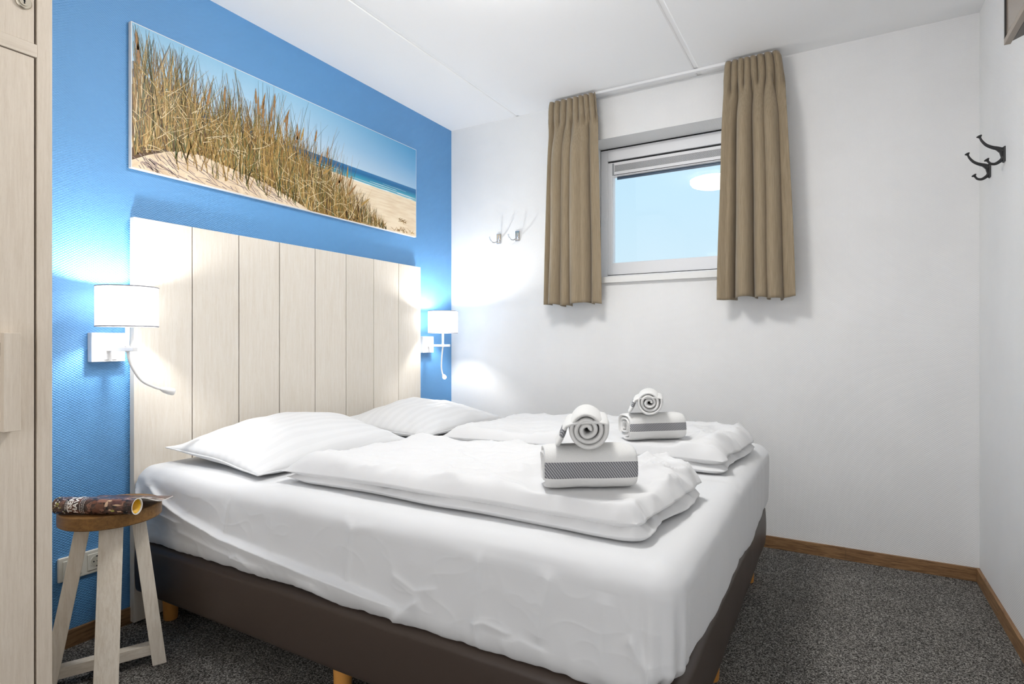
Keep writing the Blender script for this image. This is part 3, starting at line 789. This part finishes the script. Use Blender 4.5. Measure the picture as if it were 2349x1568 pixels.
# ---------------------------------------------------------------- bedside lamps
def wall_lamp(cy, px, goose, lit, label):
    root = thing('wall_lamp', (0, cy, .993), label, 'lamp', 'white wall lamps beside the headboard')
    plate = quick_box('wall_plate', (.001, cy-.0525, .943), (.030, cy+.0525, 1.043), M['alu'], root, .002)
    for k in (-.005, .020):
        sw = quick_box('switch', (.0295, cy+k-.0105, .950), (.0325, cy+k+.0045, .967), M['plastic'], plate, .001)
    quick_box('arm', (.028, cy-.008, .980), (px+.05, cy+.008, .994), M['alu'], root, .0015)
    mb = MB(); mb.tube([(px, cy, .994), (px, cy, .998), (px, cy, 1.0), (px, cy, 1.08)], [.008, .008, .0062, .0062], 16); mb.build('stem', M['alu'], root, smooth=True)
    r, zb, zt = .0895, 1.063, 1.194
    sh = MB()
    def f(a, b):
        th = a*2*PI; return (px + r*math.cos(th), cy + r*math.sin(th), lerp(zb, zt, b))
    sh.grid(f, 72, 8, closeu=True)
    so = sh.build('lamp_shade', M['shade'], root, smooth=True)
    for z in (zb, zt):
        rm = MB(); rm.tube([(px + r*math.cos(t), cy + r*math.sin(t), z) for t in [2*PI*k/72 for k in range(73)]], .0018, 6, caps=False)
        rm.build('shade_rim', M['trim'], so, smooth=True)
    th = math.radians(-118); sm = MB()
    sm.box((px + r*math.cos(th)-.0008, cy + r*math.sin(th)-.0008, zb), (px + r*math.cos(th)+.0008, cy + r*math.sin(th)+.0008, zt)); sm.build('shade_seam', M['trim'], so)
    sp_ = MB()
    for k in range(3):
        t = 2*PI*k/3+.4; sp_.tube([(px, cy, 1.082), (px+(r-.001)*math.cos(t), cy+(r-.001)*math.sin(t), 1.086)], .0015, 6)
    sp_.build('shade_carrier', M['alu'], root, smooth=True)
    bb = MB(); bb.tube([(px,cy,1.075),(px,cy,1.085),(px,cy,1.095),(px,cy,1.108),(px,cy,1.118),(px,cy,1.122)], [.011,.012,.018,.020,.014,.003], 16)
    bo = bb.build('bulb', M['bulb'], root, smooth=True)
    ld = bpy.data.lights.new('bulb_light', 'POINT'); ld.energy = SHADE_W; ld.shadow_soft_size = .02; ld.color = (1, .985, .965)
    lo = bpy.data.objects.new('bulb_light', ld); COL.objects.link(lo); lo.parent = root; lo.location = (px, 0, 1.158-.993)
    # gooseneck reading light
    g = MB(); g.tube(goose, [.0085, .0075] + [.0045]*(len(goose)-2), 12)
    go = g.build('gooseneck', M['plastic'], root, smooth=True)
    d = (Vector(goose[-1]) - Vector(goose[-2])).normalized(); p = Vector(goose[-1])
    h = MB(); h.tube([p, p+d*.012, p+d*.026, p+d*.040, p+d*.044], [.0055, .0105, .0125, .0125, .0115], 20)
    ho = h.build('reading_head', M['plastic'], go, smooth=True)
    ln = MB(); ln.tube([p+d*.0442, p+d*.0452], .0105, 20); ln.build('lens', M['led'] if lit else M['led_off'], go)
    if lit:
        ld = bpy.data.lights.new('reading_spot', 'SPOT'); ld.energy = READ_W; ld.spot_size = math.radians(110); ld.spot_blend = .8; ld.shadow_soft_size = .01
        lo = bpy.data.objects.new('reading_spot', ld); COL.objects.link(lo); lo.parent = root
        lo.location = p + d*.05 - Vector(root['_o']); lo.rotation_euler = d.to_track_quat('-Z', 'Y').to_euler()
    return root
def smoothpath(pts, n=6):
    pts = [Vector(p) for p in pts]; out = []
    for i in range(len(pts)-1):
        p0 = pts[max(0,i-1)]; p1 = pts[i]; p2 = pts[i+1]; p3 = pts[min(len(pts)-1,i+2)]
        for k in range(n):
            t = k/n
            out.append(.5*((2*p1)+(p2-p0)*t+(2*p0-5*p1+4*p2-p3)*t*t+(3*p1-p0-3*p2+p3)*t**3))
    out.append(pts[-1]); return out
wall_lamp(-2.051, .15, smoothpath([(.152,-2.051,.982),(.155,-2.049,.958),(.158,-2.038,.922),(.162,-2.012,.880),(.168,-1.975,.856),(.172,-1.955,.848)]), False,
          'wall lamp with round white shade between the wardrobe and headboard')
wall_lamp(-.281, .14, smoothpath([(.140,-.281,.982),(.137,-.282,.955),(.134,-.286,.90),(.136,-.290,.855),(.150,-.300,.822),(.170,-.318,.812)]), True,
          'wall lamp in the corner by the white wall, its reading light lit')

# ---------------------------------------------------------------- wardrobe
WX, WY = .60, -2.437
wd = thing('wardrobe', (.3, -3.0, 0), 'pale wooden wardrobe at the left edge beside the stool', 'wardrobe')
mb = MB(); mb.box((.014, WY-.030, 0), (WX, WY, 2.34)); mb.box((.014, -3.53, 0), (WX, -3.50, 2.34))
mb.box((.014, -3.50, .0), (WX-.02, WY-.030, .08)); mb.box((.014, -3.50, 2.31), (WX, WY-.030, 2.34)); mb.box((.014, -3.50, .08), (.03, WY-.030, 2.31))
mb.build('carcass', M['ward'], wd, bevel=.0012)
quick_box('rail', (.04, -3.50, 1.673), (WX+.001, WY-.0300, 1.703), M['ward_rail'], wd, .0012)
dr = quick_box('lower_door', (WX-.026, -2.97, .085), (WX-.002, WY-.0345, 1.671), M['ward'], wd, .0012)
mb = MB(); hy0, hy1, hz0, hz1 = -2.541, -2.511, .815, 1.032
mb.box((WX+.022, hy0, hz0), (WX+.040, hy1, hz1)); mb.box((WX-.002, hy0, hz0), (WX+.022, hy1, hz0+.022)); mb.box((WX-.002, hy0, hz1-.022), (WX+.022, hy1, hz1))
mb.build('handle', M['ward'], dr, bevel=.0008)
quick_box('lower_door', (WX-.026, -3.495, .085), (WX-.002, -2.974, 1.671), M['ward'], wd, .0012)
du = quick_box('upper_door', (WX-.026, -2.97, 1.7035), (WX-.002, WY-.0345, 2.305), M['ward'], wd, .0012)
quick_box('upper_door', (WX-.026, -3.495, 1.7035), (WX-.002, -2.974, 2.305), M['ward'], wd, .0012)
lk = MB(); lc = Vector((WX-.002, -2.492, 1.790))
lk.tube([lc, lc+Vector((.003,0,0)), lc+Vector((.005,0,0))], [.0155,.0155,.0135], 32)
lo_ = lk.build('lock', M['brass'], du, smooth=False)
lk = MB(); lk.tube([lc+Vector((.005,0,0)), lc+Vector((.0065,0,0))], .0092, 28); lk.build('lock_cylinder', M['brass'], du)
lk = MB(); lk.box((lc.x+.0064, lc.y-.0012, lc.z-.005), (lc.x+.0068, lc.y+.0012, lc.z+.002)); lk.tube([lc+Vector((.0064,0,.002)), lc+Vector((.0068,0,.002))], .0022, 12); lk.build('keyhole', M['dark'], du)
quick_box('gap_shadow_back', (WX-.05, WY-.0345, .085), (WX-.04, WY-.030, 2.3), M['dark'], wd)

# ---------------------------------------------------------------- stool
SZ = .51; sc = Vector((.275, -2.158, 0)); fc = Vector((.285, -2.178, 0))
st = thing('stool', (sc.x, sc.y, 0), 'round brown topped stool with pale legs beside the bed', 'stool')
mb = MB(); r = .133
mb.tube([(sc.x,sc.y,SZ-.040),(sc.x,sc.y,SZ-.037),(sc.x,sc.y,SZ-.004),(sc.x,sc.y,SZ-.001),(sc.x,sc.y,SZ)], [r-.003,r,r,r-.0015,r-.004], 72)
so = mb.build('seat', M['stoolseat'], st, smooth=False)
e1 = Vector((.905, -.425, 0)); e2 = Vector((.425, .905, 0))
for d, tn in ((e1, e2), (-e1, e2), (e2, e1), (-e2, e1)):
    top = sc + d*.068; bot = fc + d*.138
    wt = .030; tk = .019
    def quad(c, z): return [Vector((c.x, c.y, z)) + tn*a*wt + d*b*tk for a, b in ((-1,-1),(1,-1),(1,1),(-1,1))]
    A = quad(bot, 0); B = quad(top, SZ-.040)
    mb = MB(); mb.add(A+B, [(0,3,2,1),(4,5,6,7),(0,1,5,4),(1,2,6,5),(2,3,7,6),(3,0,4,7)]); mb.build('leg', M['stoolleg'], st, bevel=.0015, merge=1e-6)
for d, tn, dz in ((e2, e1, 0), (e1, e2, .0006)):
    ca_ = fc - d*.120; cb_ = fc + d*.120; mb = MB(); w = .016; z0, z1 = .030, .062
    q = lambda c: [Vector((c.x, c.y, 0)) + tn*a*w + Vector((0,0,z)) for a, z in ((-1,z0+dz),(1,z0+dz),(1,z1+dz),(-1,z1+dz))]
    mb.add(q(ca_)+q(cb_), [(0,3,2,1),(4,5,6,7),(0,1,5,4),(1,2,6,5),(2,3,7,6),(3,0,4,7)]); mb.build('crossbar', M['stoolbar'], st, bevel=.001, merge=1e-6)

# ---------------------------------------------------------------- magazine on the stool
mag = thing('magazine', (.30, -2.19, SZ), 'rolled magazine with a dark cover lying on the brown stool top', 'magazine')
A0 = Vector((.243, -2.287, 0)); AX = Vector((.888, .463, 0)).normalized(); AP = Vector((-AX.y, AX.x, 0)); ML = .238
RR = .0235
cover = bpy.data.materials.new('magazine_cover'); cover = mat('magazine_cover', (.06, .035, .03), .22, .5)
t = N(cover, 'ShaderNodeTexCoord')
f = noise_tex(cover, t.outputs['Object'], 38, 4, .6, .8)
L(cover, ramp(cover, f, [(.36, (.018, .011, .012)), (.48, (.06, .032, .027)), (.60, (.17, .085, .065)), (.70, (.36, .22, .18))]), bsdf(cover).inputs['Base Color'])
pages = mat('page_edges', (.80, .77, .73), .6, .2); yellow = mat('yellow_page', (.85, .50, .02), .4, .4); whitein = mat('white_ink', (.85, .83, .80), .3, .4)
# cross-section of the outer sheet: tail lying back on the stool, then round the roll
def sect(s):
    """s = arc length from the far end of the flap; returns (across, height) in the roll's frame"""
    TL = .150
    if s < TL:
        q = s/TL
        a = lerp(.168, .004, q); h = lerp(.010, 2*RR, sstep(.25, 1.0, q)**1.0)
        return a, h
    th = (s-TL)/RR
    return .004 - RR*math.sin(th), RR + RR*math.cos(th)
TOT = .150 + RR*2*PI*.97
def wrap(u, s, off=0.0):
    a, h = sect(s); a2, h2 = sect(s+.0006); dx, dz = a2-a, h2-h; l = math.hypot(dx, dz) or 1
    # outward normal
    nx, nz = dz/l, -dx/l
    if s < .15: nx, nz = -nx*-1, nz
    a -= -nx*off; h += nz*off
    p = A0 + AX*(u*ML) + AP*a
    return (p.x, p.y, SZ + .0012 + h)
mb = MB(); ns = 90
ss = [TOT*k/ns for k in range(ns+1)]
for sgn, off, mi in ((1, .0, 0), (0, -.0028, 1)):
    vs = [wrap(u/12, s, off) for s in ss for u in range(13)]
    mb.add(vs, [(i*13+j, i*13+j+1, (i+1)*13+j+1, (i+1)*13+j) for i in range(ns) for j in range(12)], mi)
for u in (0, 1):
    vs = [wrap(u, s, 0) for s in ss] + [wrap(u, s, -.0028) for s in ss]
    mb.add(vs, [(i, i+1, ns+2+i, ns+1+i) for i in range(ns)], 1)
for s in (ss[0], ss[-1]):
    mb.add([wrap(0, s, 0), wrap(1, s, 0), wrap(1, s, -.0028), wrap(0, s, -.0028)], [(0,1,2,3)], 1)
mb.build('cover', [cover, pages], mag, smooth=True)
mb = MB()      # inner pages of the roll
r2 = RR-.004
vs = []; n2 = 48
for k in range(n2+1):
    th = 2*PI*.86*k/n2 + .5
    for u in (.012, .985):
        p = A0 + AX*(u*ML) + AP*(.004 - r2*math.sin(th)); vs.append((p.x, p.y, SZ+.0012+RR+r2*math.cos(th)))
mb.add(vs, [(2*k, 2*k+1, 2*k+3, 2*k+2) for k in range(n2)]); mb.build('inner_pages', yellow, mag, smooth=True, solid=.0012)
# picture blotches, leaves and lettering printed on the outside of the roll
def on_roll(verts, faces, mi, mbx, off=.00035): mbx.add([wrap(u, s, off) for u, s in verts], faces, mi)
pr = MB(); R = random.Random(5)
pm2 = [whitein, mat('ink_skin', (.27, .13, .09), .3, .4), mat('ink_rust', (.15, .055, .03), .3, .4), mat('ink_tan', (.62, .42, .28), .3, .4), mat('ink_leaf', (.42, .40, .10), .3, .4), mat('ink_black', (.008, .007, .008), .3, .4), mat('ink_grey', (.42, .40, .42), .3, .4), mat('ink_plum', (.09, .035, .035), .3, .4)]
def blob(u, s, ru, rs, mi, n=9, k=.35, off=.0003):
    vs = [(u, s)] + [(u + ru*math.cos(2*PI*i/n)*(1+R.uniform(-k,k)), s + rs*math.sin(2*PI*i/n)*(1+R.uniform(-k,k))) for i in range(n)]
    on_roll([(min(.998, max(.002, a)), min(TOT-.001, max(.001, b))) for a, b in vs], [(0, i+1, (i+1)%n+1) for i in range(n)], mi, pr, off)
S0 = .150                        # arc length at the crown of the roll
for i in range(70): blob(R.uniform(.0,.15), S0+R.uniform(-.004,.09), R.uniform(.004,.012), R.uniform(.001,.003), R.choice([0,0,4,4,6,1,7]))
pr.build('cover_leaves', pm2, mag, smooth=True); pr = MB()
for i in range(42): blob(R.uniform(.42,.98), S0+R.uniform(.0,.085), R.uniform(.008,.035), R.uniform(.002,.006), R.choice([2,7,7,5,5,7]), 8, .4, .0002)
for (u, s, a, b, c) in [(.47,.030,.028,.010,1),(.52,.020,.03,.006,2),(.60,.030,.05,.013,2),(.61,.016,.06,.006,1),(.68,.026,.02,.008,3),(.70,.015,.03,.003,3),(.56,.044,.05,.006,2),(.73,.042,.02,.003,3),(.81,.028,.05,.0022,3),(.88,.025,.008,.005,1),(.47,.045,.02,.004,1),(.63,.042,.03,.005,1),(.76,.012,.07,.005,2),(.76,.044,.025,.004,4),(.84,.046,.03,.003,3),(.80,.02,.05,.004,7)]:
    blob(u, S0+s, a, b, c, 10, .3, .0004)
for i in range(120): blob(R.uniform(.35,.72), R.uniform(.03,.12), R.uniform(.003,.010), R.uniform(.0008,.002), R.choice([6,4,5,5,0]), 6, .4)
for i in range(40): blob(R.uniform(.62,.99), R.uniform(.0,.14), R.uniform(.03,.10), R.uniform(.0006,.002), R.choice([6,6,0,3,1]), 8, .3)
pr.build('cover_picture', pm2, mag, smooth=True)
def text_on_roll(txt, u0, u1, s0, s1, name):
    cu = bpy.data.curves.new('lettering', 'FONT'); cu.body = txt; cu.resolution_u = 3; cu.offset = .03
    ob = bpy.data.objects.new('lettering', cu); COL.objects.link(ob)
    dg = bpy.context.evaluated_depsgraph_get(); ev = ob.evaluated_get(dg); me = ev.to_mesh()
    bm = bmesh.new(); bm.from_mesh(me); bmesh.ops.triangulate(bm, faces=bm.faces)
    bmesh.ops.subdivide_edges(bm, edges=bm.edges, cuts=1)
    xs = [v.co.x for v in bm.verts]; ys = [v.co.y for v in bm.verts]
    x0, x1, y0, y1 = min(xs), max(xs), min(ys), max(ys)
    # text runs round the roll (baseline towards the right end), so x -> arc, y -> along the axis
    vs = [(lerp(u1, u0, (v.co.y-y0)/(y1-y0)), lerp(s0, s1, (v.co.x-x0)/(x1-x0))) for v in bm.verts]
    fs = [tuple(v.index for v in f.verts) for f in bm.faces]
    bm.free(); ev.to_mesh_clear(); bpy.data.objects.remove(ob); bpy.data.curves.remove(cu)
    return vs, fs
lt = MB()
for txt, u0, u1, s0, s1 in [('TSEN', .195, .258, S0+.053, S0+.001), ('HAVIN', .268, .325, S0+.052, S0-.012)]:
    vs, fs = text_on_roll(txt, u0, u1, s0, s1, txt); on_roll(vs, fs, 0, lt, .0006)
R = random.Random(9)          # small print, too fine to read: rows of short strokes
for u0, s0, s1 in [(.350, S0-.002, S0+.058), (.372, S0-.004, S0+.058), (.394, S0+.002, S0+.056), (.166, S0+.014, S0+.044), (.181, S0+.018, S0+.040)]:
    q = s0
    while q < s1:
        w_ = R.uniform(.0006, .0012); h_ = R.uniform(.007, .011)
        on_roll([(u0, q), (u0+h_, q), (u0+h_, q+w_), (u0, q+w_)], [(0,1,2,3)], 0, lt, .0006)
        q += w_ + R.choice([.0007, .0008, .0009, .0022])
lt.build('lettering', whitein, mag)

# ---------------------------------------------------------------- wall socket
sk = thing('wall_socket', (0, -2.115, .262), 'cream double wall socket low on the blue wall behind the stool', 'socket')
quick_box('frame', (.0, -2.191, .222), (.010, -2.040, .302), M['cream'], sk, .004, 3)
for cy in (-2.151, -2.080):
    ins = quick_box('socket_insert', (.009, cy-.0275, .2345), (.0125, cy+.0275, .2895), M['cream'], sk, .002)
    mb = MB(); rr = [.0195, .0195, .019, .017]
    mb.tube([(.0124,cy,.262),(.0132,cy,.262)], .0205, 36); mb.build('socket_ring', M['cream'], ins)
    mb = MB(); mb.tube([(.0131,cy,.262),(.0134,cy,.262)], .0182, 36); mb.build('socket_well', M['cream_dark'], ins)
    mb = MB()
    for dy in (-.0095, .0095): mb.tube([(.0133,cy+dy,.262),(.0137,cy+dy,.262)], .0026, 12)
    mb.tube([(.0133,cy,.262),(.0137,cy,.262)], .0014, 10)
    for dz in (-.0165, .0165): mb.box((.0133, cy-.0025, .262+dz-.002), (.0138, cy+.0025, .262+dz+.002))
    mb.build('pin_holes', M['dark'], ins)

# ---------------------------------------------------------------- black iron double hooks on the right wall
def iron_hook(cy, label):
    root = thing('coat_hook', (RX, cy, 1.682), label, 'hook', 'black iron hooks on the right wall')
    z = 1.682
    mb = MB()
    mb.add([(RX-.006, cy-.012, z-.026), (RX-.006, cy+.012, z-.026), (RX-.006, cy+.012, z+.026), (RX-.006, cy-.012, z+.026),
            (RX, cy-.014, z-.028), (RX, cy+.014, z-.028), (RX, cy+.014, z+.028), (RX, cy-.014, z+.028)],
           [(0,1,2,3),(4,7,6,5),(0,4,5,1),(1,5,6,2),(2,6,7,3),(3,7,4,0)])
    mb.build('back_plate', M['iron'], root, bevel=.0015)
    def prong(pts, rad, name):
        pa = smoothpath([(RX+x, cy, z+h) for x, h in pts], 6); n = len(pa)
        m2 = MB(); m2.tube(pa, [lerp(rad[0], rad[1], (k/(n-1))**.6) for k in range(n)], 12); o = m2.build(name, M['iron'], root, smooth=True)
        d = (pa[-1]-pa[-2]).normalized(); m3 = MB(); p = pa[-1]
        m3.tube([p-d*.003, p+d*.001, p+d*.004, p+d*.007, p+d*.008], [.003,.005,.0085,.0085,.006], 16); m3.build('knob', M['iron'], o, smooth=True)
    prong([(-.003,.014),(-.018,.029-.006),(-.036,.031),(-.052,.042),(-.064,.058),(-.070,.072)], (.0095,.0033), 'upper_prong')
    prong([(-.003,-.010),(-.010,-.020),(-.026,-.030),(-.040,-.027),(-.048,-.016)], (.009,.0033), 'lower_prong')
    mb = MB(); pts = [(-.004,.026),(-.004,-.026),(-.009,-.022),(-.011,-.008),(-.015,.008),(-.026,.021),(-.016,.0245)]
    n = len(pts)
    mb.add([(RX+a, cy-.005, z+b) for a, b in pts]+[(RX+a, cy+.005, z+b) for a, b in pts], [tuple(range(n)), tuple(range(2*n-1, n-1, -1))]+[(i, n+i, n+(i+1)%n, (i+1)%n) for i in range(n)])
    mb.build('web', M['iron'], root, bevel=.001)
    return root
iron_hook(-.422, 'black iron double hook nearer the television')
iron_hook(-.198, 'black iron double hook nearer the back corner')

# ---------------------------------------------------------------- chrome hooks on the back wall
def chrome_hook(cx, cz, sp_, label):
    root = thing('coat_hook', (cx, 0, cz), label, 'hook', 'chrome hooks on the back wall')
    mb = MB(); mb.box((cx-.0165, -.008, cz-.032), (cx+.0165, 0, cz+.032)); mb.build('back_plate', M['chrome'], root, bevel=.005, seg=3)
    for sgn in (-1, 1):
        pts = [(0, -.006, .004), (sgn*.004*sp_, -.014, -.012), (sgn*.012*sp_, -.028, -.026), (sgn*.022*sp_, -.044, -.026), (sgn*.030*sp_, -.056, -.012), (sgn*.033*sp_, -.060, .002)]
        pa = smoothpath([(cx+a, b, cz+c) for a, b, c in pts], 5); n = len(pa)
        m2 = MB(); m2.tube(pa, [lerp(.0042, .0026, k/(n-1)) for k in range(n)], 10); o = m2.build('prong', M['chrome'], root, smooth=True)
        m3 = MB(); p = pa[-1]; m3.tube([p-Vector((0,0,.003)), p, p+Vector((0,0,.003)), p+Vector((0,0,.005))], [.002,.0042,.0042,.002], 10); m3.build('tip', M['chrome'], o, smooth=True)
    for dz in (-.022, .022):
        mb = MB(); mb.tube([(cx, -.0095, cz+dz), (cx, -.0075, cz+dz)], .0035, 12); mb.build('screw', M['chrome'], root)
    return root
chrome_hook(.369, 1.656, 1.0, 'small chrome hook left on the back wall, nearer the blue wall')
chrome_hook(.503, 1.661, 1.0, 'small chrome hook on the back wall, nearer the curtain')

# ---------------------------------------------------------------- television
TX = 2.655; tvy1 = -.822; tvz0 = 1.912
tv = thing('television', (2.70, -1.2, 1.9), 'wall mounted television at the top right edge', 'television')
mb = MB(); b = .018
ty0, tz1 = -1.62, 2.372
mb.box((TX, ty0, tvz0), (TX+.016, tvy1, tvz0+b)); mb.box((TX, ty0, tz1-b), (TX+.016, tvy1, tz1)); mb.box((TX, tvy1-.011, tvz0+b), (TX+.016, tvy1, tz1-b), 1); mb.box((TX, ty0, tvz0+b), (TX+.016, ty0+.011, tz1-b), 1)
mb.build('bezel', [M['tv_bezel'], M['tv_black']], tv, bevel=.001)
quick_box('screen', (TX+.004, ty0+.011, tvz0+b), (TX+.012, tvy1-.011, tz1-b), M['tv_screen'], tv)
mb = MB()
mb.add([(TX+.016, ty0+.004, tvz0+.004), (TX+.016, tvy1-.004, tvz0+.004), (TX+.016, tvy1-.004, tz1-.004), (TX+.016, ty0+.004, tz1-.004),
        (TX+.066, ty0+.10, tvz0+.006), (TX+.066, tvy1-.06, tvz0+.006), (TX+.066, tvy1-.06, tz1-.06), (TX+.066, ty0+.10, tz1-.06)],
       [(0,1,2,3),(7,6,5,4),(0,4,5,1),(1,5,6,2),(2,6,7,3),(3,7,4,0)])
mb.build('back_casing', M['tv_grey'], tv, bevel=.004)
quick_box('wall_bracket', (TX+.066, -1.32, 2.05), (RX, -1.12, 2.25), M['tv_black'], tv)

# tidy helper property
for o in bpy.data.objects:
    if '_o' in o: del o['_o']
